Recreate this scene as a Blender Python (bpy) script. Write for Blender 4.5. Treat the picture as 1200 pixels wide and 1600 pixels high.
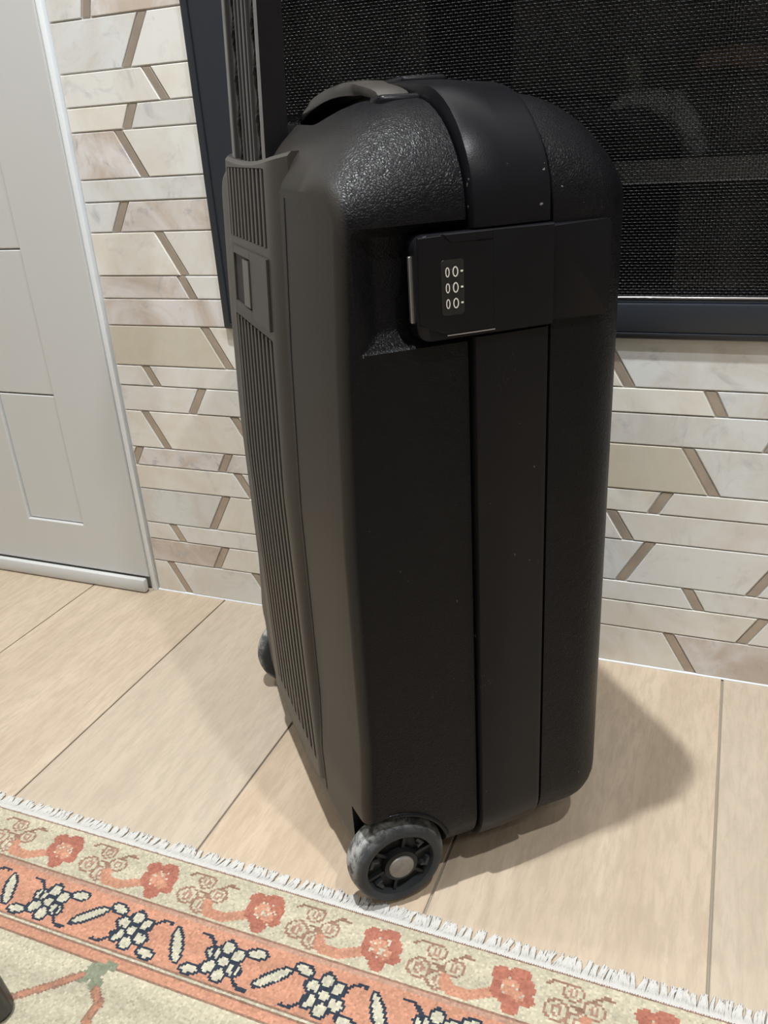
import bpy, bmesh, math, random
import numpy as np
from mathutils import Vector, Matrix
random.seed(7)
for o in list(bpy.data.objects): bpy.data.objects.remove(o)
C = bpy.context.scene.collection
PI = math.pi

# ------------------------------------------------------------------ camera
cam_d = bpy.data.cameras.new('camera'); cam = bpy.data.objects.new('camera', cam_d); C.objects.link(cam)
cam_d.sensor_fit = 'VERTICAL'; cam_d.sensor_height = 24.0; cam_d.lens = 24.0*1303.58/1600.0
cam_d.clip_start = .02
pitch, yaw, roll = -0.42274830, 0.40373567, 0.06643791
Rz = Matrix.Rotation(yaw, 3, 'Z'); Rx = Matrix.Rotation(pitch, 3, 'X'); Ry = Matrix.Rotation(roll, 3, 'Y')
R = Rz @ Rx @ Ry
right, fwd, up = R.col[0], R.col[1], R.col[2]
M = Matrix((right, up, -fwd)).transposed().to_4x4(); M.translation = Vector((0, -1.0, 0.67813))
cam.matrix_world = M
bpy.context.scene.camera = cam
vs = bpy.context.scene.view_settings
vs.view_transform = 'Standard'; vs.look = 'None'; vs.gamma = 1; vs.use_curve_mapping = False
vs.exposure = 0.42

# ------------------------------------------------------------------ world and lamps
w = bpy.data.worlds.new('world'); bpy.context.scene.world = w; w.use_nodes = True
w.node_tree.nodes['Background'].inputs[0].default_value = (.9, .95, 1, 1)
w.node_tree.nodes['Background'].inputs[1].default_value = .25
ROOM = (-2.8, 2.6, -4.2, 0.0, 2.5)      # x0 x1 y0 y1 height
DOWNLIGHTS = [(-.38, -.65, 27, (.97, .99, 1)), (.68, -.98, 14.5, (.97, .99, 1)), (-1.7, -2.3, 3, (.99, 1, .98)),
              (.5, -2.3, 3, (.99, 1, .98)), (-.6, -3.3, 3, (.99, 1, .98)), (1.8, -1.3, 3, (.99, 1, .98)), (-1.5, -.62, 7, (.99, 1, .98))]  # first pair read from the cast shadows, the rest added as unseen fill

# ------------------------------------------------------------------ helpers
def link(name, me, m=None, parent=None):
    o = bpy.data.objects.new(name, me); C.objects.link(o)
    if m is not None and me is not None and not me.materials: me.materials.append(m)
    if parent is not None: o.parent = parent
    return o
def bm_obj(name, bm, m, parent=None, smooth=False, angle=None):
    bmesh.ops.recalc_face_normals(bm, faces=bm.faces)
    me = bpy.data.meshes.new(name); bm.to_mesh(me); bm.free()
    if smooth:
        for p in me.polygons: p.use_smooth = True
        if angle: me.set_sharp_from_angle(angle=angle)
    return link(name, me, m, parent)
def thing(name, label, cat, loc=(0, 0, 0), group=None):
    o = link(name, None); o.location = loc; o['label'] = label; o['category'] = cat
    if group: o['group'] = group
    return o
def tag(o, label, cat, group=None):
    o['label'] = label; o['category'] = cat
    if group: o['group'] = group
    return o
def box(bm, x0, x1, y0, y1, z0, z1, bev=0, seg=2):
    r = bmesh.ops.create_cube(bm, size=1)['verts']
    for v in r:
        v.co = Vector(((x0+x1)/2+v.co.x*(x1-x0), (y0+y1)/2+v.co.y*(y1-y0), (z0+z1)/2+v.co.z*(z1-z0)))
    if bev:
        es = list({e for v in r for e in v.link_edges})
        bmesh.ops.bevel(bm, geom=es, offset=bev, segments=seg, profile=.5, affect='EDGES')
def prism(bm, poly, axis, d0, d1, bev=0, seg=1):
    """poly of 2-D points extruded along axis 'y' (points are x,z)"""
    f = lambda p, d: Vector((p[0], d, p[1]))
    a = [bm.verts.new(f(p, d0)) for p in poly]; b = [bm.verts.new(f(p, d1)) for p in poly]
    n = len(poly); fa = bm.faces.new(a); fb = bm.faces.new(b[::-1])
    for i in range(n): bm.faces.new((a[i], b[i], b[(i+1) % n], a[(i+1) % n]))
    if bev: bmesh.ops.bevel(bm, geom=list(fa.edges), offset=bev, segments=seg, profile=.5, affect='EDGES')
def tube(bm, pts, r, n=10, cap=True):
    rings = []
    pts = [Vector(p) for p in pts]; rr = r if isinstance(r, (list, tuple)) else [r]*len(pts)
    for i, p in enumerate(pts):
        d = (pts[min(i+1, len(pts)-1)]-pts[max(i-1, 0)]).normalized()
        s = d.cross(Vector((0, 0, 1)));  s = s if s.length > .05 else d.cross(Vector((0, 1, 0))); s.normalize(); t = d.cross(s)
        rings.append([bm.verts.new(p+s*math.cos(2*PI*k/n)*rr[i]+t*math.sin(2*PI*k/n)*rr[i]) for k in range(n)])
    for a, b in zip(rings, rings[1:]):
        for k in range(n): bm.faces.new((a[k], a[(k+1) % n], b[(k+1) % n], b[k]))
    if cap: bm.faces.new(rings[0]); bm.faces.new(rings[-1][::-1])
def lathe(bm, prof, n=48, c=(0, 0, 0)):
    """prof of (radius, y) turned about the local y axis; closed loop profile"""
    rings = [[bm.verts.new((c[0]+r*math.cos(2*PI*k/n), c[1]+y, c[2]+r*math.sin(2*PI*k/n))) for k in range(n)] for r, y in prof]
    for i in range(len(rings)-1):
        a, b = rings[i], rings[i+1]
        for k in range(n): bm.faces.new((a[k], a[(k+1) % n], b[(k+1) % n], b[k]))
    bm.faces.new(rings[0][::-1]); bm.faces.new(rings[-1])
def np_mesh(name, verts, faces, smooth=False):
    verts = np.asarray(verts, np.float32); faces = np.asarray(faces, np.int32)
    me = bpy.data.meshes.new(name); k = faces.shape[1]
    me.vertices.add(len(verts)); me.vertices.foreach_set('co', verts.ravel())
    me.loops.add(faces.size); me.loops.foreach_set('vertex_index', faces.ravel())
    me.polygons.add(len(faces)); me.polygons.foreach_set('loop_start', np.arange(0, faces.size, k, dtype=np.int32))
    me.polygons.foreach_set('loop_total', np.full(len(faces), k, np.int32))
    if smooth: me.polygons.foreach_set('use_smooth', np.ones(len(faces), bool))
    me.update(calc_edges=True); return me

# ------------------------------------------------------------------ materials
def mat(name, col=(.5, .5, .5), rough=.5, metal=0, spec=.5, **k):
    m = bpy.data.materials.new(name); m.use_nodes = True; b = m.node_tree.nodes['Principled BSDF']
    b.inputs['Base Color'].default_value = (*col, 1); b.inputs['Roughness'].default_value = rough
    b.inputs['Metallic'].default_value = metal; b.inputs['Specular IOR Level'].default_value = spec
    for kk, v in k.items(): b.inputs[kk].default_value = v
    return m
class NT:
    def __init__(s, m): s.t = m.node_tree; s.b = s.t.nodes['Principled BSDF']
    def n(s, typ, **k):
        x = s.t.nodes.new(typ)
        for a, v in k.items():
            if a in x.inputs.keys() if hasattr(x.inputs, 'keys') else False: x.inputs[a].default_value = v
            else: setattr(x, a, v)
        return x
    def l(s, a, b): s.t.links.new(a, b)
    def ramp(s, fac, stops):
        r = s.t.nodes.new('ShaderNodeValToRGB'); cr = r.color_ramp
        while len(cr.elements) < len(stops): cr.elements.new(.5)
        for e, (p, c) in zip(cr.elements, stops): e.position = p; e.color = (*c, 1) if len(c) == 3 else c
        s.l(fac, r.inputs[0]); return r.outputs[0]
    def coord(s, kind='Object', scale=(1, 1, 1), rnd=False):
        tc = s.n('ShaderNodeTexCoord'); mp = s.n('ShaderNodeMapping'); mp.inputs['Scale'].default_value = scale
        s.l(tc.outputs[kind], mp.inputs['Vector'])
        if rnd:
            oi = s.n('ShaderNodeObjectInfo'); mu = s.n('ShaderNodeMath', operation='MULTIPLY'); mu.inputs[1].default_value = 37.0
            s.l(oi.outputs['Random'], mu.inputs[0]); cb = s.n('ShaderNodeCombineXYZ')
            for i in range(3): s.l(mu.outputs[0], cb.inputs[i])
            s.l(cb.outputs[0], mp.inputs['Location'])
        return mp.outputs[0]
    def noise(s, vec, scale, detail=4, rough=.55, dist=0):
        x = s.n('ShaderNodeTexNoise'); x.inputs['Scale'].default_value = scale; x.inputs['Detail'].default_value = detail
        x.inputs['Roughness'].default_value = rough; x.inputs['Distortion'].default_value = dist; s.l(vec, x.inputs['Vector']); return x.outputs['Fac']
    def mix(s, fac, a, b, mode='MIX'):
        x = s.n('ShaderNodeMix', data_type='RGBA', blend_type=mode)
        for sock, v in ((x.inputs[0], fac), (x.inputs[6], a), (x.inputs[7], b)):
            if isinstance(v, (tuple, list)): sock.default_value = (*v, 1) if len(v) == 3 else v
            elif isinstance(v, (int, float)): sock.default_value = v
            else: s.l(v, sock)
        return x.outputs[2]
    def bump(s, h, strength=.3, dist=.001):
        x = s.n('ShaderNodeBump'); x.inputs['Strength'].default_value = strength; x.inputs['Distance'].default_value = dist
        s.l(h, x.inputs['Height']); s.l(x.outputs[0], s.b.inputs['Normal']); return x

def marble(name, base, vein, warm, amt=.5):
    m = mat(name, base, .22); t = NT(m); v = t.coord(rnd=True)
    n1 = t.noise(v, 9, 6, .6, 1.2); n2 = t.noise(v, 16, 8, .65, 2.0); n3 = t.noise(v, 60, 3)
    c = t.mix(t.ramp(n1, [(.42, (0, 0, 0)), (.62, (amt, amt, amt))]), base, warm)
    c = t.mix(t.ramp(n2, [(.56, (0, 0, 0)), (.70, (amt*.8,)*3)]), c, vein)
    c = t.mix(t.ramp(n3, [(.3, (.0,)*3), (.7, (.06,)*3)]), c, (1, 1, 1))
    t.l(c, t.b.inputs['Base Color'])
    t.bump(t.noise(v, 45, 3), .05, .001)
    return m
M_tile = [marble('marble_white', (.76, .76, .735), (.40, .41, .43), (.64, .58, .50), .5),
          marble('marble_grey', (.70, .72, .715), (.40, .41, .43), (.60, .56, .51), .7),
          marble('marble_cream', (.78, .77, .72), (.50, .49, .47), (.66, .58, .47), .5),
          marble('marble_veined', (.72, .70, .69), (.34, .34, .37), (.54, .46, .39), 1.0),
          marble('marble_beige', (.60, .565, .47), (.54, .50, .42), (.60, .53, .40), .6)]
M_strip = mat('bronze_strip', (.40, .34, .28), .34, .35)
t = NT(M_strip); v = t.coord(rnd=True); t.l(t.mix(t.ramp(t.noise(v, 30, 3), [(.35, (0, 0, 0)), (.7, (.7,)*3)]), (.40, .34, .29), (.52, .45, .36)), t.b.inputs['Base Color'])
M_grout = mat('grout', (.74, .74, .72), .85)
M_caulk = mat('white_caulk', (.90, .95, 1.0), .5)
M_cab = mat('painted_cabinet', (.585, .595, .59), .42)
M_wall = mat('wall_paint', (.42, .40, .37), .8)
M_ceil = mat('ceiling_paint', (.75, .73, .70), .9)
M_under = mat('floor_underlay', (.30, .26, .21), .9)

def wood(name, a, b, c):
    m = mat(name, a, .42); t = NT(m); v = t.coord('Object', (1, .09, 1), True); v2 = t.coord('Object', (1, .18, 1), True)
    n1 = t.noise(v, 16, 6, .6, .8); n2 = t.noise(v2, 150, 4, .7, .3); n3 = t.noise(v2, 7, 3, .5, 1.5)
    col = t.mix(t.ramp(n1, [(.35, (0, 0, 0)), (.65, (1, 1, 1))]), a, b)
    col = t.mix(t.ramp(n3, [(.55, (0, 0, 0)), (.72, (.5,)*3)]), col, c)
    col = t.mix(t.ramp(n2, [(.38, (.55,)*3), (.58, (0, 0, 0))]), col, c)
    t.l(col, t.b.inputs['Base Color']); t.bump(n2, .12, .0006)
    t.l(t.ramp(n2, [(.3, (.50,)*3), (.7, (.38,)*3)]), t.b.inputs['Roughness'])
    return m
M_wood = [wood('pale_oak', (.58, .475, .36), (.51, .41, .305), (.41, .325, .24)),
          wood('pale_oak_grey', (.55, .465, .365), (.49, .41, .315), (.41, .34, .265)),
          wood('pale_oak_warm', (.60, .48, .355), (.53, .415, .30), (.43, .33, .235))]

def plastic(name, col, rough, grain, gs, dust=.0, spec=.5):
    m = mat(name, col, rough, 0, spec); t = NT(m); v = t.coord('Object')
    vo = t.n('ShaderNodeTexVoronoi', feature='DISTANCE_TO_EDGE'); vo.inputs['Scale'].default_value = gs
    nz = t.n('ShaderNodeTexNoise'); nz.inputs['Scale'].default_value = gs*.35; t.l(v, nz.inputs['Vector'])
    vm = t.n('ShaderNodeVectorMath', operation='SCALE'); vm.inputs['Scale'].default_value = .006; t.l(nz.outputs['Color'], vm.inputs[0])
    va = t.n('ShaderNodeVectorMath', operation='ADD'); t.l(v, va.inputs[0]); t.l(vm.outputs[0], va.inputs[1]); t.l(va.outputs[0], vo.inputs['Vector'])
    h = t.ramp(vo.outputs['Distance'], [(0, (0, 0, 0)), (.25, (1, 1, 1))])
    t.bump(h, grain, .0006)
    sc = t.ramp(t.noise(v, 6, 5, .7), [(.45, (0, 0, 0)), (.8, (1, 1, 1))])
    t.l(t.mix(sc, (rough,)*3, (min(1, rough+.14),)*3), t.b.inputs['Roughness'])
    # fine white nicks and scuffs
    nk = t.ramp(t.noise(v, 170, 2, .5), [(.735, (0, 0, 0)), (.77, (1, 1, 1))])
    mk = t.ramp(t.noise(v, 9, 2), [(.50, (0, 0, 0)), (.62, (1, 1, 1))])
    mm = t.mix(1.0, nk, mk, 'MULTIPLY')
    vs2 = t.coord('Object', (6, 1.0, 1.6)); wv = t.noise(vs2, 16, 2, .5, 2.2)
    ln_ = t.ramp(wv, [(.4985, (0, 0, 0)), (.5, (1, 1, 1)), (.5015, (0, 0, 0))])
    m2 = t.ramp(t.noise(v, 11, 2), [(.62, (0, 0, 0)), (.70, (.55,)*3)])
    mm = t.mix(1.0, mm, t.mix(1.0, ln_, m2, 'MULTIPLY'), 'ADD')
    c = t.mix(mm, col, (.22, .21, .20))
    c = t.mix(t.ramp(t.noise(v, 14, 6, .7), [(.5, (0, 0, 0)), (.85, (dust,)*3)]), c, (.10, .09, .08))
    t.l(c, t.b.inputs['Base Color'])
    return m
def two_zone(m, col2, rough2):
    """smoother scuffed back face (local -x), with the warm light on it painted brown"""
    t = NT(m); tc = t.n('ShaderNodeTexCoord'); sp = t.n('ShaderNodeSeparateXYZ'); t.l(tc.outputs['Normal'], sp.inputs[0])
    ng = t.n('ShaderNodeMath', operation='MULTIPLY'); ng.inputs[1].default_value = -1; t.l(sp.outputs[0], ng.inputs[0])
    mk = t.ramp(ng.outputs[0], [(.30, (0, 0, 0)), (.80, (1, 1, 1))])
    for key, v in (('Base Color', col2), ('Roughness', (rough2,)*3), ('Specular IOR Level', (.36,)*3)):
        sk = t.b.inputs[key]
        old = sk.links[0].from_socket if sk.links else (tuple(sk.default_value)[:3] if key == 'Base Color' else (sk.default_value,)*3)
        t.l(t.mix(mk, old, v), sk)
    bp = [n for n in m.node_tree.nodes if n.type == 'BUMP'][0]; st = bp.inputs['Strength'].default_value
    t.l(t.mix(mk, (st,)*3, (.06,)*3), bp.inputs['Strength'])
M_shell = plastic('black_grained_plastic', (.005, .005, .0065), .34, .32, 430, .03, .15)
M_band = plastic('black_smooth_plastic', (.006, .006, .008), .32, .05, 500, .04, .18)
M_back = plastic('worn_lit_plastic', (.026, .023, .020), .46, .10, 600, .3, .5)
M_shell2 = plastic('grained_worn_lit_plastic', (.005, .005, .0065), .34, .32, 430, .03, .15); two_zone(M_shell2, (.026, .023, .020), .46)  # brown on the back face paints in the warm light falling there
M_rib = mat('rib_plastic', (.036, .032, .028), .42)
M_dark = mat('recess_black', (.006, .006, .007), .6)
M_lock = mat('lock_plastic', (.006, .006, .008), .36, 0, .2)
M_silver = mat('brushed_latch', (.50, .50, .52), .35, .9)
M_white = mat('white_ink', (.85, .84, .78), .5)
M_pole = mat('anodised_black', (.008, .008, .010), .22, .2)
M_grip = mat('grip_plastic', (.055, .050, .045), .32)
M_hub = mat('hub_plastic', (.009, .010, .011), .5, 0, .3)
M_cap = mat('axle_cap', (.30, .27, .24), .55, .3)
t = NT(M_cap); v = t.coord(); t.l(t.mix(t.ramp(t.noise(v, 110, 5, .7), [(.4, (0, 0, 0)), (.7, (1, 1, 1))]), (.20, .19, .18), (.30, .275, .245)), t.b.inputs['Base Color'])
M_tyre = mat('dusty_rubber', (.055, .06, .065), .7)
t = NT(M_tyre); v = t.coord('Object')
n1 = t.noise(v, 60, 6, .7, .6)
g = t.n('ShaderNodeSeparateXYZ'); t.l(v, g.inputs[0])       # the tread strip carries the dust
tr = t.n('ShaderNodeVectorMath', operation='LENGTH'); cb = t.n('ShaderNodeCombineXYZ'); t.l(g.outputs[0], cb.inputs[0]); t.l(g.outputs[2], cb.inputs[2]); t.l(cb.outputs[0], tr.inputs[0])
tm = t.ramp(tr.outputs['Value'], [(.0425, (0, 0, 0)), (.0462, (1, 1, 1))])
dm = t.mix(1.0, t.ramp(n1, [(.40, (.12,)*3), (.56, (1, 1, 1))]), tm, 'MULTIPLY')
t.l(t.mix(dm, (.028, .032, .036), (.42, .43, .42)), t.b.inputs['Base Color']); t.bump(n1, .2, .0006)

M_frame = mat('fireplace_frame', (.026, .031, .040), .34, .1)
M_steel = mat('steel_lip', (.42, .42, .43), .3, 1)
M_mesh = mat('mesh_wire', (.010, .0105, .012), .28, .25, .4)
M_fire = mat('firebox_steel', (.018, .019, .020), .7)
M_ledge = mat('ledge_reflection', (.42, .40, .38), .6)
M_glass = bpy.data.materials.new('fire_glass'); M_glass.use_nodes = True; _t = M_glass.node_tree; _t.nodes.clear()
_o = _t.nodes.new('ShaderNodeOutputMaterial'); _m = _t.nodes.new('ShaderNodeMixShader'); _f = _t.nodes.new('ShaderNodeFresnel'); _f.inputs[0].default_value = 1.5
_a = _t.nodes.new('ShaderNodeBsdfTransparent'); _a.inputs[0].default_value = (.94, .96, .97, 1); _g = _t.nodes.new('ShaderNodeBsdfGlossy'); _g.inputs['Roughness'].default_value = .03
_t.links.new(_f.outputs[0], _m.inputs[0]); _t.links.new(_a.outputs[0], _m.inputs[1]); _t.links.new(_g.outputs[0], _m.inputs[2]); _t.links.new(_m.outputs[0], _o.inputs[0])

# ------------------------------------------------------------------ structure: floor
def struct(o): o['kind'] = 'structure'; return o
X0, X1, Y0, Y1, H = ROOM
bm = bmesh.new(); box(bm, X0, X1, Y0, .5, -.06, -.0025); floor = struct(bm_obj('floor', bm, M_under))
PW = .2538; k0 = int(math.floor((X0-.042)/PW)); rp = random.Random(3)
ends = {-1: [-1.32, -2.6], 0: [-1.55, -3.1]}
for k in range(k0, int((X1-.042)/PW)+1):
    xa, xb = max(.042+k*PW, X0), min(.042+(k+1)*PW, X1)
    if xb-xa < .02: continue
    cuts = [.0]; y = -rp.uniform(.95, 1.6)
    if k in ends: cuts += ends[k]
    else:
        while y > Y0+.3: cuts.append(y); y -= 1.5
    cuts.append(Y0)
    for ya, yb in zip(cuts, cuts[1:]):
        b = bmesh.new(); g = .0013
        box(b, -(xb-xa)/2+g, (xb-xa)/2-g, -(ya-yb)/2+g, (ya-yb)/2-g, -.0026, 0, .0007, 1)
        o = bm_obj('plank', b, rp.choice(M_wood), floor); o.location = ((xa+xb)/2, (ya+yb)/2, 0)

# ------------------------------------------------------------------ structure: tiled wall
FX0, FX1, FZ0, FZ1 = -.643, .70, .449, 1.14        # fireplace outer frame
bm = bmesh.new()
box(bm, X0, FX0+.01, .004, .06, -.01, H); box(bm, FX1-.01, X1, .004, .06, -.01, H)
box(bm, FX0+.01, FX1-.01, .004, .06, -.01, FZ0+.01); box(bm, FX0+.01, FX1-.01, .004, .06, FZ1-.01, H)
wall = struct(bm_obj('wall_back', bm, M_grout))
bm = bmesh.new(); gy = (-.0010, .004)
box(bm, -.850, FX0+.004, *gy, 0, 1.46); box(bm, FX1-.004, .80, *gy, 0, 1.46); box(bm, FX0+.004, FX1-.004, *gy, 0, FZ0+.004); box(bm, FX0+.004, FX1-.004, *gy, FZ1-.004, 1.46)
bm_obj('grout_bed', bm, M_grout, wall)
Z = [.0, .058, .098, .128, .188, .228, .2585, .318, .358, .389, .4485, .487, .519, .578, .618, .647, .7065, .7365, .7765, .836]
pat = [.0595, .030, .040]
while Z[-1] < 1.45: Z.append(Z[-1]+pat[(len(Z)-20) % 3])
# (x of the strip's left edge at the row's top, at its bottom) for each row counted from the floor
S = {0: [(-.822, -.794), (-.661, -.631), (-.43, -.46), (-.22, -.19), (-.037, -.005), (.21, .18), (.42, .45)],
     1: [(-.710, -.731), (-.50, -.482), (-.27, -.29), (.074, .052), (.33, .35)],
     2: [(-.804, -.789), (-.55, -.565), (-.35, -.335), (-.019, -.003), (.24, .225)],
     3: [(-.694, -.727), (-.47, -.44), (-.28, -.31), (-.069, -.102), (.090, .056), (.34, .37)],
     4: [(-.668, -.646), (-.39, -.41), (-.119, -.096), (.26, .24)],
     5: [(-.840, -.857), (-.679, -.695), (-.44, -.425), (-.24, -.255), (-.053, -.068), (.17, .19)],
     6: [(-.818, -.787), (-.660, -.628), (-.41, -.44), (-.25, -.22), (-.034, -.0), (.31, .28)],
     7: [(-.708, -.731), (-.48, -.46), (-.20, -.22), (.071, .054), (.38, .40)],
     8: [(-.801, -.786), (-.53, -.545), (-.32, -.305), (-.016, -.001), (.22, .205)],
     9: [(-.688, -.656), (-.42, -.45), (-.140, -.106), (.16, .19), (.44, .41)],
     10: [], 11: [(-.714, -.699)], 12: [(-.739, -.707)], 13: [(-.787, -.809)], 14: [], 15: [(-.777, -.746)], 16: [(-.747, -.762)],
     17: [(-.718, -.696)], 18: [(-.711, -.747)], 19: [(-.780, -.796)], 20: [(-.70, -.685)], 21: [(-.75, -.77)]}
SW = .0135; G = .0009
BEIGE = {(9, 0), (6, 4), (2, 2)}; VEIN = {(10, 0), (5, 1), (5, 2), (0, 5)}; GREY = {(14, 0), (7, 3), (7, 4), (8, 4), (9, 3), (6, 5)}
tiles_l = []
def clip_poly(poly, x0, x1):
    for lim, sgn in ((x0, 1), (x1, -1)):
        out = []
        for i in range(len(poly)):
            a, b = poly[i], poly[(i+1) % len(poly)]; da, db = sgn*(a[0]-lim), sgn*(b[0]-lim)
            if da >= 0: out.append(a)
            if da*db < 0:
                s = da/(da-db); out.append((a[0]+(b[0]-a[0])*s, a[1]+(b[1]-a[1])*s))
        poly = out
        if len(poly) < 3: return []
    return poly
rt = random.Random(11)
stuff = bmesh.new()
for r in range(len(Z)-1):
    z0, z1 = Z[r]+G, Z[r+1]-G
    if r == 0: z0 = Z[0]+.0025
    spans = [(-.848, .80)] if Z[r+1] < FZ0+.003 else [(-.848, FX0-.001), (FX1+.001, .80)]
    strips = list(S.get(r, [(-.72, -.70)]))
    if len(spans) == 1 or True: strips += [(.62+.03*(r % 3), .60+.05*(r % 2))]
    strips.sort()
    edges = [(-2, -2)]
    pieces = []
    for i, (xt, xb) in enumerate(strips):
        pieces.append(('t', edges[-1], (xt, xb), len(pieces)//2)); pieces.append(('s', (xt, xb), (xt+SW, xb+SW), i)); edges.append((xt+SW, xb+SW))
    pieces.append(('t', edges[-1], (2, 2), len(strips)))
    for kind, (lt, lb), (rt_, rb), idx in pieces:
        for sx0, sx1 in spans:
            gg = G
            poly = clip_poly([(lb+gg, z0), (rb-gg, z0), (rt_-gg, z1), (lt+gg, z1)], sx0+G, sx1-G)
            if len(poly) < 3: continue
            # drop near-duplicate corners
            pp = [p for i, p in enumerate(poly) if math.dist(p, poly[i-1]) > .0012]
            if len(pp) < 3: continue
            area = abs(sum(pp[i-1][0]*pp[i][1]-pp[i][0]*pp[i-1][1] for i in range(len(pp))))/2
            if area < 4e-6: continue
            cx = sum(p[0] for p in pp)/len(pp); cz = sum(p[1] for p in pp)/len(pp)
            loc = [(p[0]-cx, p[1]-cz) for p in pp]
            b = bmesh.new(); th = -.0036-rt.random()*.0007 if kind == 't' else -.0030
            prism(b, loc, 'y', th, .004, .0008, 2)
            if kind == 's': m = M_strip
            elif (r, idx) in BEIGE: m = M_tile[4]
            elif (r, idx) in VEIN: m = M_tile[3]
            elif (r, idx) in GREY: m = M_tile[1]
            else: m = M_tile[rt.choice([0, 0, 1, 2, 2, 3, 0])]
            o = bm_obj('tile' if kind == 't' else 'bronze_strip', b, m, wall); o.location = (cx, 0, cz)
# caulk line where the tiles meet the floor
bm = bmesh.new(); tube(bm, [(-.85, -.0030, .0005), (.8, -.0030, .0005)], .0020, 8); struct(bm_obj('trim_1', bm, M_caulk))
# plain shell of the rest of the room
bm = bmesh.new(); box(bm, X0-.05, X0, Y0, .06, -.01, H); struct(bm_obj('wall_left', bm, M_wall))
bm = bmesh.new(); box(bm, X1, X1+.05, Y0, .06, -.01, H); struct(bm_obj('wall_right', bm, M_wall))
bm = bmesh.new(); box(bm, X0-.05, X1+.05, Y0-.05, Y0, -.01, H); struct(bm_obj('wall_front', bm, M_wall))
bm = bmesh.new(); box(bm, X0-.05, X1+.05, Y0-.05, .06, H, H+.05); struct(bm_obj('ceiling', bm, M_ceil))
bm = bmesh.new(); box(bm, .80, X1, -.006, .004, 0, H); box(bm, X0, .80, -.006, .004, 1.46, H); struct(bm_obj('wall_panel', bm, M_wall)).name = 'trim_2'

# downlights in the ceiling
M_lamp = mat('lamp_lens', (1, 1, 1), .5, **{'Emission Color': (1, .95, .87, 1), 'Emission Strength': 12.0})
M_trimw = mat('lamp_trim', (.8, .8, .8), .5)
for i, (x, y, pw, col) in enumerate(DOWNLIGHTS):
    root = thing('ceiling_downlight', ['round recessed ceiling downlight above the suitcase back', 'round recessed ceiling downlight above the fireplace middle', 'added fill downlight over the left of the room', 'added fill downlight over the right of the room', 'added fill downlight near the opposite wall', 'added fill downlight near the right wall', 'added fill downlight in front of the cabinet'][i], 'downlight', (x, y, H))
    b = bmesh.new(); bmesh.ops.create_cone(b, cap_ends=True, segments=32, radius1=.055, radius2=.06, depth=.006); 
    o = bm_obj('trim_ring', b, M_trimw, root); o.location = (0, 0, -.004)
    b = bmesh.new(); bmesh.ops.create_cone(b, cap_ends=True, segments=32, radius1=.04, radius2=.04, depth=.004)
    o = bm_obj('lens', b, M_lamp, root); o.location = (0, 0, -.009)
    ld = bpy.data.lights.new('downlight_lamp', 'AREA'); ld.shape = 'DISK'; ld.size = .06; ld.energy = pw; ld.color = col; ld.spread = 2.6
    lo = bpy.data.objects.new('downlight_lamp', ld); C.objects.link(lo); lo.parent = root; lo.location = (0, 0, -.014)

# ------------------------------------------------------------------ cabinet on the left
cab = thing('cabinet', 'pale grey painted cabinet with panelled door left of the marble tiles', 'cabinet', (-1.3, 0, 0))
def cbox(name, x0, x1, y0, y1, z0, z1, bev, m, par):
    b = bmesh.new(); box(b, x0+1.3, x1+1.3, y0, y1, z0, z1, bev, 2); return bm_obj(name, b, m, par, True, .5)
CY = -.012
cbox('side_panel', -.8595, -.8505, CY+.003, .0038, 0, 1.9, .001, M_caulk, cab)
cbox('carcass', -2.0, -.8600, -.001, .0038, 0, 1.9, 0, M_cab, cab)
cbox('base_rail', -2.0, -.8620, -.024, -.0122, .001, .0255, .004, M_cab, cab)
b = bmesh.new(); xs = [-1.99, -1.64, -1.52, -1.095, -.976, -.8600]; zs_ = [.0262, .1095, 1.80, 1.88]; grid = {}
def gv(i, j, y):
    if (i, j, y) not in grid: grid[(i, j, y)] = b.verts.new((xs[i]+1.3, y, zs_[j]))
    return grid[(i, j, y)]
YA, YB = CY, -.0015; solid = {(i, j) for i in range(5) for j in range(3) if not (j == 1 and i in (1, 3))}
for (i, j) in solid:
    b.faces.new([gv(i, j, YA), gv(i+1, j, YA), gv(i+1, j+1, YA), gv(i, j+1, YA)]); b.faces.new([gv(i, j, YB), gv(i, j+1, YB), gv(i+1, j+1, YB), gv(i+1, j, YB)])
    for (di, dj, p, q) in ((-1, 0, (i, j), (i, j+1)), (1, 0, (i+1, j), (i+1, j+1)), (0, -1, (i, j), (i+1, j)), (0, 1, (i, j+1), (i+1, j+1))):
        if (i+di, j+dj) not in solid: b.faces.new([gv(*p, YA), gv(*q, YA), gv(*q, YB), gv(*p, YB)])
bmesh.ops.recalc_face_normals(b, faces=b.faces)
bmesh.ops.dissolve_limit(b, angle_limit=.01, verts=b.verts, edges=b.edges)
es = [e for e in b.edges if all(abs(v.co.y-YA) < 1e-5 for v in e.verts) and len(e.link_faces) == 2 and e.calc_face_angle() > .5]
bmesh.ops.bevel(b, geom=es, offset=.0016, segments=2, profile=.5, affect='EDGES')
door = bm_obj('door', b, M_cab, cab)
for xa, xb in ((-1.0948, -.9762), (-1.6398, -1.5202)):
    zz = .1098
    for i in range(8):
        z1 = min(.335+.224*i, 1.80)
        b = bmesh.new(); box(b, xa+1.3+.0004, xb+1.3-.0004, CY+.0052, -.0015, zz+.0004, z1-.0016, .0014, 1); bm_obj('door_panel', b, M_cab, door)
        zz = z1

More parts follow.
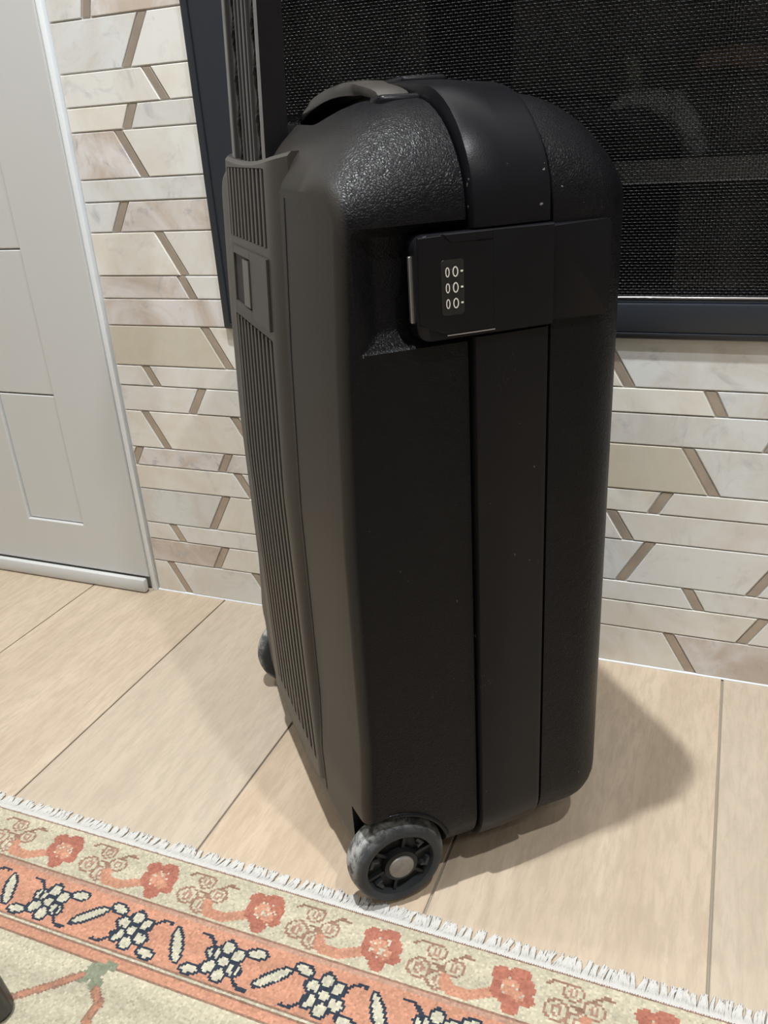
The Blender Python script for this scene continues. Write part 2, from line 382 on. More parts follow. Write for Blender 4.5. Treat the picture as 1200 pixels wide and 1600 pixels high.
# ------------------------------------------------------------------ fireplace
fp = thing('fireplace', 'black framed built-in fireplace with metal mesh screen set in marble tile wall', 'fireplace', (0, 0, FZ0))
def fbox(name, x0, x1, y0, y1, z0, z1, bev, m, par=None, seg=2):
    b = bmesh.new(); box(b, x0, x1, y0, y1, z0-FZ0, z1-FZ0, bev, seg); return bm_obj(name, b, m, par or fp, True, .5)
IX0, IX1, IZ0, IZ1 = -.548, .575, .4925, 1.05
def profile_frame(name, outer, inner, ya, yb, bev):
    """picture-frame ring between two rectangles, front face sloping from ya (outer) to yb (inner)"""
    (ax0, ax1, az0, az1), (bx0, bx1, bz0, bz1) = outer, inner
    b = bmesh.new(); o = [(ax0, az0), (ax1, az0), (ax1, az1), (ax0, az1)]; n = [(bx0, bz0), (bx1, bz0), (bx1, bz1), (bx0, bz1)]
    vo = [b.verts.new((x, ya, z-FZ0)) for x, z in o]; vi = [b.verts.new((x, yb, z-FZ0)) for x, z in n]
    wo = [b.verts.new((x, .05, z-FZ0)) for x, z in o]; wi = [b.verts.new((x, .05, z-FZ0)) for x, z in n]
    for i in range(4):
        j = (i+1) % 4
        b.faces.new((vo[i], vo[j], vi[j], vi[i])); b.faces.new((wo[i], wi[i], wi[j], wo[j]))
        b.faces.new((vo[i], wo[i], wo[j], vo[j])); b.faces.new((vi[i], vi[j], wi[j], wi[i]))
    if bev: bmesh.ops.bevel(b, geom=list(b.edges), offset=bev, segments=2, profile=.5, affect='EDGES')
    return bm_obj(name, b, M_frame, fp, True, .5)
profile_frame('outer_flange', (FX0, FX1, FZ0, FZ1), (-.632, FX1-.011, FZ0+.007, FZ1-.011), -.012, -.0145, .0012)
profile_frame('face_frame', (-.6315, FX1-.0115, FZ0+.0075, FZ1-.0115), (-.585, .630, .488, 1.10), -.0125, -.012, .0012)
profile_frame('inner_frame', (-.5845, .6295, .4885, 1.0995), (IX0, IX1, IZ0, IZ1), -.004, -.002, .0008)
fbox('steel_lip', IX0+.001, IX1-.001, -.004, .012, IZ0-.0002, IZ0+.0022, .0004, M_steel, None, 1)
# woven mesh screen: straight verticals, weaving horizontals
def woven(x0, x1, z0, z1, y, pitch_x, pitch_z, r):
    nx = int((x1-x0)/pitch_x); nz = int((z1-z0)/pitch_z)
    V = []; F = []
    # verticals
    tri = [(math.cos(a), math.sin(a)) for a in (PI/2, PI*7/6, PI*11/6)]
    for i in range(nx+1):
        x = x0+i*pitch_x; b = len(V)
        for z in (z0, z1):
            for c, s in tri: V.append((x+r*c, y-r*s*1.0, z))
        for k in range(3): F.append((b+k, b+(k+1) % 3, b+3+(k+1) % 3, b+3+k))
    V = np.array(V); F = np.array(F)
    xs = np.arange(0, nx*2+1)*pitch_x/2+x0
    yy = np.where(np.arange(len(xs)) % 4 == 0, -1.0, np.where(np.arange(len(xs)) % 4 == 2, 1.0, 0.0))*r*1.6
    allV = [V]; allF = [F]; off = len(V); n = len(xs)
    quad = [(0, r), (-r, 0), (0, -r), (r, 0)]
    base = np.zeros((n, 4, 3))
    for k, (dy, dz) in enumerate(quad):
        base[:, k, 0] = xs; base[:, k, 1] = dy; base[:, k, 2] = dz
    idx = np.arange(n-1)[:, None]*4
    f = np.concatenate([np.stack([idx[:, 0]+k, idx[:, 0]+(k+1) % 4, idx[:, 0]+4+(k+1) % 4, idx[:, 0]+4+k], 1) for k in (0, 1)])  # the two front facets
    for j in range(nz+1):
        g = base.copy(); g[:, :, 1] += y+(yy if j % 2 == 0 else -yy)[:, None]; g[:, :, 2] += z0+j*pitch_z
        allV.append(g.reshape(-1, 3)); allF.append(f+off); off += n*4
    return np_mesh('mesh_screen', np.concatenate(allV), np.concatenate(allF))
me = woven(IX0+.002, IX1-.002, IZ0+.002-FZ0, IZ1-.002-FZ0, .008, .0031, .0033, .00045)
o = link('mesh_screen', me, M_mesh, fp); o['kind'] = 'stuff'
fbox('glass_pane', IX0-.003, IX1+.003, .022, .026, IZ0-.003, IZ1+.003, 0, M_glass)
b = bmesh.new()
for (x0, x1, y0, y1, z0, z1) in ((-.56, -.53, .051, .42, .44, 1.10), (.59, .62, .051, .42, .44, 1.10), (-.56, .62, .42, .45, .44, 1.10), (-.53, .59, .051, .42, .42, .45), (-.53, .59, .051, .42, 1.08, 1.10)):
    box(b, x0, x1, y0, y1, z0-FZ0, z1-FZ0)
bm_obj('firebox', b, M_fire, fp)
fbox('reflection_ledge', -.50, .56, .060, .068, .6095, .6355, .002, M_ledge)  # pale bar standing in for a reflected band behind the mesh
fbox('burner_tray', -.50, .56, .0685, .40, .612, .6278, .002, M_fire)
fbox('corner_post', -.528, -.470, .060, .075, .4505, 1.078, .002, M_fire)
# room reflections built as solid shapes lying on the burner tray
def blob(bm, c, s, rot, seed, amp=.18):
    r = bmesh.ops.create_icosphere(bm, subdivisions=3, radius=1)['verts']; rr = random.Random(seed)
    ph = [(rr.uniform(2, 5), rr.uniform(2, 5), rr.uniform(2, 5), rr.uniform(0, 6)) for _ in range(5)]
    mt = Matrix.Rotation(rot[1], 3, 'Y') @ Matrix.Rotation(rot[0], 3, 'Z')
    for v in r:
        p = v.co; d = sum(math.sin(a*p.x+b_*p.y+c_*p.z+e) for a, b_, c_, e in ph)/5
        q = p*(1+amp*d); v.co = Vector(c)+mt @ Vector((q.x*s[0], q.y*s[1], q.z*s[2]))
def reflection_mat(name, a, b):
    m = mat(name, a, .85); t = NT(m); v = t.coord(); n = t.noise(v, 40, 6, .7, .5); t.l(t.mix(t.ramp(n, [(.35, (0, 0, 0)), (.65, (1, 1, 1))]), a, b), t.b.inputs['Base Color']); t.bump(n, .8, .004); return m
ML = [reflection_mat('reflection_olive', (.34, .34, .24), (.20, .20, .15)), reflection_mat('reflection_grey', (.66, .72, .72), (.46, .50, .50)), reflection_mat('reflection_rust', (.50, .27, .16), (.22, .13, .09)), reflection_mat('reflection_dark', (.09, .07, .06), (.04, .035, .03))]
def reflection_tube(name, pts, rad, m, label, cat):
    b = bmesh.new(); c = Vector(pts[0]); P = [Vector(p)-c for p in pts]; fine = []; rr = []; rn = random.Random(len(label))
    for i in range(len(P)-1):
        for s in range(6): u = s/6; fine.append(P[i].lerp(P[i+1], u)+Vector((rn.uniform(-1, 1), rn.uniform(-1, 1), rn.uniform(-1, 1)))*.002); rr.append(rad[i]*(1-u)+rad[i+1]*u+rn.uniform(-1, 1)*.0025)
    fine.append(P[-1]); rr.append(rad[-1]); tube(b, fine, rr, 12)
    o = bm_obj(name, b, m, None, True, .8); o.location = c; tag(o, label, cat, 'room reflections built as shapes in the firebox'); return o
TZ = .628
reflection_tube('reflection_shape', [(-.128, .150, TZ+.022), (-.124, .148, TZ+.070), (-.136, .145, TZ+.118)], [.017, .015, .010], ML[0], 'olive ceramic log stub standing upright behind the pale log', 'log')
reflection_tube('reflection_shape', [(-.150, .112, TZ+.066), (-.112, .110, TZ+.072), (-.078, .108, TZ+.062), (-.056, .105, TZ+.034), (-.048, .103, TZ+.010)], [.006, .010, .014, .013, .010], ML[1], 'pale grey ceramic log arching down to the right behind the mesh', 'log')
reflection_tube('reflection_shape', [(-.062, .150, TZ+.105), (-.020, .148, TZ+.110), (.040, .150, TZ+.100), (.110, .152, TZ+.060), (.16, .155, TZ+.020)], [.009, .012, .014, .016, .018], ML[2], 'rust brown ceramic log arching to the right above the dark one', 'log')
reflection_tube('reflection_shape', [(-.030, .108, TZ+.014), (.030, .110, TZ+.036), (.12, .112, TZ+.016)], [.014, .018, .014], ML[3], 'dark charred ceramic log lying on the tray at the right', 'log')
b = bmesh.new(); blob(b, (0, 0, 0), (.034, .013, .022), (0, .1), 4, .16); o = bm_obj('reflection_blob', b, ML[3], None, True); o.location = (-.108, .082, TZ+.030); tag(o, 'dark rounded reflection shape under the pale arching one', 'rock')
b = bmesh.new(); blob(b, (0, 0, 0), (.030, .022, .020), (1, .3), 9, .2); o = bm_obj('reflection_blob', b, ML[3], None, True); o.location = (.175, .105, TZ+.030); tag(o, 'small dark reflection shape at the right end of the dark one', 'rock')

for o in [x for x in C.objects if x.name.startswith(('reflection_shape', 'reflection_blob'))]:
    zm = min(v.co.z for v in o.data.vertices)+o.location.z
    if zm < TZ or o.name.startswith('reflection_blob'): o.location.z += TZ+.0003-zm
# ------------------------------------------------------------------ suitcase
TH = math.radians(42)
suit = thing('suitcase', 'large scuffed black hard-shell suitcase standing upright on two wheels by the fireplace', 'suitcase', (-.2495, -.4808, 0))
suit.rotation_euler = (0, 0, TH)
# local axes: x = depth (ribbed back 0 -> front .255), y = width (near side 0 -> far side .43), z up
WD, ZB, ZT = .425, .033, .692
HW = WD/2
def outline(off, n_c=9, rt=.066, rb=.050):
    """closed outline in (y,z) with normals; symmetric about y=HW. starts bottom centre, runs up the near side, over the top."""
    pts = []
    def add(y, z, ny, nz): pts.append((y, z, ny, nz))
    # near half: bottom centre -> bottom near corner -> side -> top near corner -> top centre
    for i in range(5): add(HW-(HW-rb)*i/5, ZB, 0, -1)
    for i in range(n_c): a = PI/2*i/(n_c-1); add(rb-rb*math.sin(a), ZB+rb-rb*math.cos(a), -math.sin(a), -math.cos(a))
    ns = 40
    for i in range(1, ns): add(0, ZB+rb+(ZT-rt-ZB-rb)*i/ns, -1, 0)
    rw = .078
    for i in range(n_c+3): a = PI/2*i/(n_c+2); add(rw-rw*math.cos(a), ZT-rt+rt*math.sin(a), -math.cos(a), math.sin(a))
    for i in range(1, 9): add(rw+(HW-rw)*i/8, ZT, 0, 1)
    near = pts[:]
    out = []
    for y, z, ny, nz in near:
        crown = .017*(1-((y-HW)/HW)**2)*max(0, min(1, (z-.60)/.08))
        out.append((y-0+ny*off, z+crown+nz*off, ny, nz))
    far = [(WD-y, z, -ny, nz) for y, z, ny, nz in reversed(out[1:-1])]
    return out, far
def back_x(z):
    pts = [(.03, -.004), (.06, -.009), (.125, -.0095), (.15, -.0075), (.19, -.0055), (.384, -.004), (.52, .002), (.647, .010), (.72, .015)]
    if z <= pts[0][0]: return pts[0][1]
    for (a, va), (b, vb) in zip(pts, pts[1:]):
        if z <= b: return va+(vb-va)*(z-a)/(b-a)
    return pts[-1][1]
def bulge(y):
    u = abs(y-HW)/HW; return -.0125*(1-u**2.2)
def loft(name, rows, m, warp=False, cap0=True, cap1=True):
    """rows: (x, side_inset, top_inset). Insets shrink the outline along its normal."""
    bm = bmesh.new(); rings = []; near, far = outline(0); full = near+far; N = len(full); nn = len(near)
    for x, si, ti in rows:
        ring = []
        for (y, z, ny, nz) in full:
            wt = max(0, nz)**1.5; ins = si*(1-wt)+ti*wt
            xx = x+((back_x(z-nz*ins)+bulge(y-ny*ins))*max(0, 1-x/.09) if warp else 0)
            ring.append(bm.verts.new((xx, y-ny*ins, z-nz*ins)))
        rings.append(ring)
    for a, b in zip(rings, rings[1:]):
        for k in range(N): bm.faces.new((a[k], a[(k+1) % N], b[(k+1) % N], b[k]))
    def cap(ring, bul):
        # bridge near point k with far point mirrored: near[k] <-> full[N-k]
        K = 12; prev = None
        for k in range(0, nn):
            if k == 0 or k == nn-1: row = [ring[k]]
            else:
                a, b = ring[k], ring[N-k]
                row = [a]
                for i in range(1, K):
                    c = a.co.lerp(b.co, i/K); c.x += bulge(c.y)-bulge(a.co.y) if bul else 0; row.append(bm.verts.new(c))
                row.append(b)
            if prev is not None:
                if len(prev) == 1:
                    for i in range(len(row)-1): bm.faces.new((prev[0], row[i], row[i+1]))
                elif len(row) == 1:
                    for i in range(len(prev)-1): bm.faces.new((prev[i], row[0], prev[i+1]))
                else:
                    for i in range(K): bm.faces.new((prev[i], row[i], row[i+1], prev[i+1]))
            prev = row
    if cap0: cap(rings[0], warp)
    if cap1: cap(rings[-1], False)
    bmesh.ops.recalc_face_normals(bm, faces=bm.faces)
    return bm
def arc_in(r, d): return r-math.sqrt(max(0, r*r-(r-min(d, r))**2))
rows = []
for d in (0, .0001, .0003, .0007, .0013, .0022, .0035, .005, .007, .011, .016, .022, .030, .040, .052, .066, .082, .096):
    rows.append((d, arc_in(.011, d), .066*(1-math.sqrt(max(0, 1-max(0, (.098-d)/.098)**2)))))
rows += [(.1005, 0, 0), (.1020, .0015, .0015)]
bm = loft('back', rows, None, warp=True)
me_back = bpy.data.meshes.new('back_shell'); bm.to_mesh(me_back); bm.free()
# cutters
def cutter(fn):
    b = bmesh.new(); fn(b); bmesh.ops.recalc_face_normals(b, faces=b.faces); me = bpy.data.meshes.new('cut'); b.to_mesh(me); b.free()
    return link('cut', me)
def frustum(b, outer, inner, y0, y1):
    (x0, x1, z0, z1), (u0, u1, v0, v1) = outer, inner
    A = [b.verts.new(p) for p in ((x0, y0, z0), (x1, y0, z0), (x1, y0, z1), (x0, y0, z1))]; B = [b.verts.new(p) for p in ((u0, y1, v0), (u1, y1, v0), (u1, y1, v1), (u0, y1, v1))]
    b.faces.new(A); b.faces.new(B[::-1])
    for i in range(4): b.faces.new((A[i], B[i], B[(i+1) % 4], A[(i+1) % 4]))
    bmesh.ops.recalc_face_normals(b, faces=b.faces)
    bmesh.ops.bevel(b, geom=list(b.edges), offset=.004, segments=3, profile=.5, affect='EDGES')
WX, WZ, WR = .021, .0475, .0475
cuts = [cutter(lambda b: lathe(b, [(.0600, -.02), (.0600, .033)], 48, (.0110, 0, .0515))),
        cutter(lambda b: lathe(b, [(.0600, WD-.033), (.0600, WD+.02)], 48, (.0110, 0, .0515))),
        cutter(lambda b: box(b, -.05, .012, -.02, .0325, -.01, .108)), cutter(lambda b: box(b, -.05, .012, WD-.0325, WD+.02, -.01, .108)),
        cutter(lambda b: frustum(b, (.000, .16, .5275, .6290), (.034, .14, .549, .6140), -.010, .012)),
        cutter(lambda b: box(b, -.05, .050, .128, .300, .640, .80, .014, 4)),
        cutter(lambda b: box(b, .030, .0990, .118, .308, .6860, .80, .010, 4))]
def boolean(me, cuts, name, m):
    o = link(name, me)
    for c in cuts:
        md = o.modifiers.new('b', 'BOOLEAN'); md.operation = 'DIFFERENCE'; md.object = c; md.solver = 'EXACT'
    dg = bpy.context.evaluated_depsgraph_get(); dg.update()
    ev = o.evaluated_get(dg); me2 = bpy.data.meshes.new_from_object(ev)
    bpy.data.objects.remove(o)
    me2.materials.clear(); me2.materials.append(m)
    for p in me2.polygons: p.use_smooth = True
    me2.set_sharp_from_angle(angle=.6)
    o = link(name, me2); o.parent = suit; return o
fr_cut = cuts[4]
back_shell = boolean(me_back, cuts, 'back_shell', M_shell2)
for c in cuts: 
    if c is not fr_cut: bpy.data.objects.remove(c)
# rim band round the opening
rows = [(.1030, .004, .004), (.1036, -.0020, -.004), (.1052, -.0042, -.0085), (.110, -.0050, -.0098), (.134, -.0052, -.0102), (.1365, -.0046, -.0092), (.162, -.0036, -.0080), (.1662, -.0024, -.0066), (.1675, .002, .0)]
bm = loft('band', rows, None); me_b = bpy.data.meshes.new('rim_band'); bm.to_mesh(me_b); bm.free()
c2 = cutter(lambda b: box(b, .09, .18, -.02, .0035, .5405, .6165))
band = boolean(me_b, [c2], 'rim_band', M_band); bpy.data.objects.remove(c2); bpy.data.objects.remove(fr_cut)
# front shell
rows = [(.1682, .003, .003), (.170, 0, 0)]
FX = .250
for d in (.074, .066, .056, .047, .039, .032, .025, .018, .012, .0075, .004, .0015, 0):
    rows.append((FX-d, arc_in(.044, d), arc_in(.076, d)))
bm = loft('front', rows, None); fs = bm_obj('front_shell', bm, M_shell, suit, True, .6)
# grain direction and worn top: raised lining seam on the band top
def spart(name, fn, m, parent=None, smooth=True, ang=.6):
    b = bmesh.new(); fn(b); return bm_obj(name, b, m, parent or suit, smooth, ang)

# --- back panel with ribs
PL, PR = .106, .332           # base edges in y
FACE = -.0148
def face_x(z): return (back_x(z) if z > .19 else -.0055)+FACE-.0022*min(1, max(0, (.64-z)/.25))
def base_x(y, z): return back_x(z)+bulge(y)+.004
def panel_x(y, z):
    e0 = min(1, max(0, (y-PL)/(.012+.026*min(1, max(0, (z-.10)/.56))))); e1 = min(1, max(0, (PR-y)/.024)); e = min(math.sin(e0*PI/2), math.sin(e1*PI/2))
    return base_x(y, z)*(1-e)+face_x(z)*e
PZ0, PZ1 = .064, .672
def rib_y(u, z): t_ = (z-.10)/.56; return (.124+.028*t_)+u*((.284+.019*t_)-(.124+.028*t_))
def bot(u): return .088+.040*max(0, 1-u/.35)**2+.012*u
zones = [(.600, .660), (None, .525)]
def panel(b):
    # columns follow the slightly leaning rib field; rows carry the recessed channels
    U = [-.012, .012, .5, .988, 1.012]
    zs = sorted(set([PZ0, PZ0+.004, PZ1-.003, PZ1, .5996, .6004, .6596, .6604, .5246, .5254, .0956, .0964]+[.11+.025*i for i in range(17)]+[.545, .565, .585, .62, .64]))
    F = []; B = []
    for z in zs:
        nw = .012+.026*min(1, max(0, (z-.10)/.56)); ys = [PL, PL+nw*.12, PL+nw*.28, PL+nw*.5, PL+nw*.75, PL+nw]+[rib_y(u, z) for u in (-.02, -.012, .012, .25, .5, .75, .988, 1.012)]+[PR-.022, PR-.016, PR-.010, PR-.004, PR]
        inz = (.6000 < z < .6600) or (.096 < z < .5250)
        F.append([]); B.append([])
        for j, y in enumerate(ys):
            u = (y-(PL+PR)/2)/((PR-PL)/2); zz = z-(.007*(1-u*u) if z >= PZ1-.003 else 0)
            if z <= PZ0+.004: zz = z+.028*max(0, -u-.45)**1.5
            d = (.004 if z == zs[0] else .003 if z == zs[-1] else 0)+(.0042 if inz and 8 <= j <= 12 else 0)
            F[-1].append(b.verts.new((panel_x(y, z)+d, y, zz))); B[-1].append(b.verts.new((back_x(z)+.022, y, zz)))
    n = len(F[0])
    for i in range(len(zs)-1):
        for j in range(n-1):
            b.faces.new((F[i][j], F[i][j+1], F[i+1][j+1], F[i+1][j])); b.faces.new((B[i][j], B[i+1][j], B[i+1][j+1], B[i][j+1]))
        for j in (0, n-1): b.faces.new((F[i][j], F[i+1][j], B[i+1][j], B[i][j]))
    for i in (0, len(zs)-1):
        for j in range(n-1): b.faces.new((F[i][j], B[i][j], B[i][j+1], F[i][j+1]))
pan = spart('back_panel', panel, M_rib, None, True, .5)
def seam(b):
    rings = []
    for i in range(31):
        z = .070+(.640-.070)*i/30; xb = back_x(z)+bulge(PL-.001)
        rings.append([b.verts.new(p) for p in ((xb+.002, PL-.0016, z), (xb-.0004, PL-.0016, z), (xb-.0004, PL+.0012, z), (xb+.002, PL+.0012, z))])
    for a, c in zip(rings, rings[1:]):
        for k in range(4): b.faces.new((a[k], a[(k+1) % 4], c[(k+1) % 4], c[k]))
    b.faces.new(rings[0]); b.faces.new(rings[-1][::-1])
spart('panel_gap_shade', seam, M_dark, pan)  # dark strip standing in for the shaded gap beside the panel
def strip_mesh(b, y0, y1, z0, z1, d0, d1, r=.0006):
    """bar following the panel face: y0,y1 in rib-field units, standing d1 proud of the face"""
    nz = max(2, int((z1-z0)/.03)); rings = []
    for i in range(nz+1):
        z = z0+(z1-z0)*i/nz; xb = face_x(z); a_, c_ = rib_y(y0, z), rib_y(y1, z)
        rings.append([b.verts.new(p) for p in ((xb-d0, a_, z), (xb-d1+r, a_, z), (xb-d1, a_+r, z), (xb-d1, c_-r, z), (xb-d1+r, c_, z), (xb-d0, c_, z))])
    for a, c in zip(rings, rings[1:]):
        for k in range(6): b.faces.new((a[k], a[(k+1) % 6], c[(k+1) % 6], c[k]))
    b.faces.new(rings[0]); b.faces.new(rings[-1][::-1])
spart('rib_bed', lambda b: strip_mesh(b, 0, 1, .6002, .6598, -.0046, -.0036), M_dark, pan)
spart('rib_bed', lambda b: strip_mesh(b, 0, 1, .0965, .5248, -.0046, -.0036), M_dark, pan)
NR = 10
for i in range(NR):
    u = (i+.5)/NR; hw_ = .25/NR
    for z0, z1 in ((.6001, .6599), (.0962, .5249)):
        spart('rib', lambda b: strip_mesh(b, u-hw_, u+hw_, z0, z1, -.0044, .0003), M_rib, pan)
def plate(b):
    y0, y1, z0, z1 = -.02, 1.02, .5330, .5915; h0, h1, g0, g1 = .42, .90, .540, .585
    for a in ((y0, h0, z0, z1), (h1, y1, z0, z1), (h0, h1, z0, g0), (h0, h1, g1, z1)): strip_mesh(b, *a, -.001, .0022)
lp = spart('handle_latch', plate, M_rib, None)
spart('latch_well', lambda b: strip_mesh(b, .41, .91, .539, .586, -.001, .0004), M_dark, lp)
spart('slide_button', lambda b: strip_mesh(b, .43, .60, .542, .583, -.001, .0034), M_grip, lp)

# --- telescopic pull handle: fluted bar coming out of the recess
def bar_x(z): return .0010+(z-.66)*.055
def bar(b):
    y0, y1 = .160, .296; W = y1-y0; prof = []
    n = 46
    for i in range(n+1):
        u = i/n; y = y0+W*u; d = 0
        if .10 < u < .34: d = .0042*math.sin((u-.10)/.24*PI)**.7
        elif .66 < u < .90: d = .0042*math.sin((u-.66)/.24*PI)**.7
        elif .34 <= u <= .66: d = .0013*(1-math.cos((u-.34)/.32*2*PI*6))/2+.0006
        prof.append((y, d))
    rings = []
    for z in [.60+(1.02-.60)*i/14 for i in range(15)]:
        x = bar_x(z); rings.append([b.verts.new((x+d, y, z)) for y, d in prof]+[b.verts.new((x+.0195, y1, z)), b.verts.new((x+.0195, y0, z))])
    N = len(rings[0])
    for a, c in zip(rings, rings[1:]):
        for k in range(N): b.faces.new((a[k], a[(k+1) % N], c[(k+1) % N], c[k]))
    b.faces.new(rings[0]); b.faces.new(rings[-1][::-1])
ph = spart('pull_handle', bar, M_pole, None, True, .5)
def twist(yc):
    def f(b):
        pts = []
        for i in range(64):
            z = .66+.36*i/63; a = z*2*PI/.034; pts.append((bar_x(z)+.0040+.0010*math.cos(a), yc+.0017*math.sin(a), z))
        tube(b, pts, .0024, 8)
    return f
spart('highlight_rod', twist(.1899), M_pole, ph); spart('highlight_rod', twist(.2661), M_pole, ph)  # added rods imitate the zigzag reflections in the bar's channels
spart('grip', lambda b: box(b, bar_x(1.02)-.008, bar_x(1.02)+.026, .148, .308, 1.012, 1.045, .008, 3), M_grip, ph)
spart('handle_socket', lambda b: box(b, .006, .044, .135, .296, .60, .655, .003, 2), M_dark)

# --- carry handle on the top
def carry(b):
    pts = []; n = 22; xh = .088
    for i in range(n+1):
        u = i/n; y = .088+(.326-.088)*u; z = .699+.0195*math.sin(u*PI)**.55-.010*u; pts.append((xh, y, z))
    rings = []
    for i, (x, y, z) in enumerate(pts):
        a = Vector(pts[min(i+1, n)])-Vector(pts[max(i-1, 0)]); a.normalize(); nrm = Vector((0, -a.z, a.y)); hw = .0135; th = .0048
        u = i/n; 
        if .20 < u < .80: th = .0064; hw = .0150
        ring = []
        for k in range(12):
            g = 2*PI*k/12; cx = math.copysign(abs(math.cos(g))**.6, math.cos(g)); sz = math.copysign(abs(math.sin(g))**.6, math.sin(g))
            ring.append(b.verts.new(Vector((x+cx*hw, y, z))+nrm*sz*th))
        rings.append(ring)
    for a, c in zip(rings, rings[1:]):
        for k in range(12): b.faces.new((a[k], a[(k+1) % 12], c[(k+1) % 12], c[k]))
    b.faces.new(rings[0]); b.faces.new(rings[-1][::-1])
ch = spart('carry_handle', carry, M_grip, None, True, .8)
for yc, zc in ((.090, .697), (.322, .688)):
    spart('handle_mount', lambda b: box(b, .071, .105, yc-.013, yc+.013, zc-.016, zc+.0085, .004, 3), M_band, ch)
spart('handle_pad', lambda b: (box(b, .118, .158, .150, .280, .7120, .7215, .0033, 3)), M_band)

# --- combination lock on the near side
def rrect(x0, x1, z0, z1, r, corners=(1, 1, 1, 1), n=6):
    P = []
    for (cx, cz, a0, f) in ((x1-r, z0+r, -90, corners[0]), (x1-r, z1-r, 0, corners[1]), (x0+r, z1-r, 90, corners[2]), (x0+r, z0+r, 180, corners[3])):
        if f:
            for i in range(n+1): a = math.radians(a0+90*i/n); P.append((cx+r*math.cos(a), cz+r*math.sin(a)))
        else:
            a = math.radians(a0+45); P.append((cx+r*math.copysign(1, math.cos(a)), cz+r*math.copysign(1, math.sin(a))))
    return P
YL = -.0090
def lockp(b):
    prism(b, rrect(.0575, .1665, .5430, .6150, .010, (0, 0, 1, 1)), 'y', YL, .006, .0012, 2)
lk = spart('combination_lock', lockp, M_lock)
# raised thumb flap and its L-shaped seam
def flap(b): prism(b, [(.0660, .5520), (.0780, .5465), (.1175, .5465), (.1175, .6085), (.0835, .6085), (.0775, .6145), (.0600, .6140), (.0590, .5560)], 'y', YL-.0010, YL+.001, .0006, 1)
spart('lock_cover', flap, M_lock, lk)
spart('cover_edge', lambda b: (box(b, .0800, .1178, YL-.0012, YL+.0005, .5455, .5462)), M_silver, lk)
spart('thumb_tab', lambda b: prism(b, [(.0790, .6148), (.0845, .6092), (.1170, .6092), (.1170, .6148)], 'y', YL-.0013, YL+.001, .0005, 1), M_lock, lk)
spart('dial_window', lambda b: prism(b, rrect(.0765, .0938, .5600, .5980, .0022), 'y', YL-.0012, YL, .0003, 1), M_dark, lk)
def zero(b, cx, cz, rx, rz, t, y):
    n = 18; o = []; i_ = []
    for k in range(n):
        a = 2*PI*k/n; o.append((cx+rx*math.cos(a), cz+rz*math.sin(a))); i_.append((cx+(rx-t)*math.cos(a), cz+(rz-t)*math.sin(a)))
    for k in range(n):
        l = (k+1) % n
        q = [b.verts.new((p[0], y, p[1])) for p in (o[k], o[l], i_[l], i_[k])]; b.faces.new(q)
        q2 = [b.verts.new((p[0], y-.0002, p[1])) for p in (o[k], o[l], i_[l], i_[k])]; b.faces.new(q2)
for dz in (.5898, .5790, .5682):
    w_ = spart('dial_wheel', lambda b: (lathe(b, [(.0001, -.0047), (.0053, -.0047), (.0053, .0047), (.0001, .0047)], 20)), M_dark, lk)
    w_.location = (.0892, YL+.0032, dz); w_.rotation_euler = (0, 0, 0); w_.scale = (1, 1, 1)
    w_.rotation_euler = (0, 0, PI/2)
    w_.location = (.0838, YL+.0036, dz)
    def digits(b):
        zero(b, .0868, dz, .0022, .0036, .0008, YL-.0021); zero(b, .0808, dz, .0016, .0034, .0007, YL-.0021)
        box(b, .0908, .0926, YL-.0023, YL-.0021, dz-.0006, dz+.0006)
    spart('dial_digits', digits, M_white, lk, False)
# bright latch plate beside the lock
spart('latch_plate', lambda b: prism(b, rrect(.0550, .0640, .5565, .6020, .001), 'y', -.0045, -.0020, .0004, 1), M_silver, lk)
# matching raised catch on the front shell
spart('lock_catch', lambda b: prism(b, rrect(.1672, .2170, .5440, .6135, .003, (1, 1, 0, 0)), 'y', -.0042, .006, .0015, 2), M_lock)

# --- flared lips round the wheel wells
for ys_ in (.0006, WD-.0006):
    def lip(b):
        pts = [(.0110+.0606*math.cos(a), ys_, .0515+.0606*math.sin(a)) for a in [math.radians(14+76*i/26) for i in range(27)]]
        tube(b, pts, [.0008]+[.0022]*25+[.0008], 8)
    spart('wheel_arch', lip, M_shell)
# --- feet and bottom runner
for yc in (.10, .33):
    spart('foot', lambda b: box(b, .175, .215, yc-.018, yc+.018, 0, .045, .006, 3), M_hub)
spart('axle_beam', lambda b: box(b, .004, .040, .041, WD-.041, .030, .062, .004, 2), M_hub)

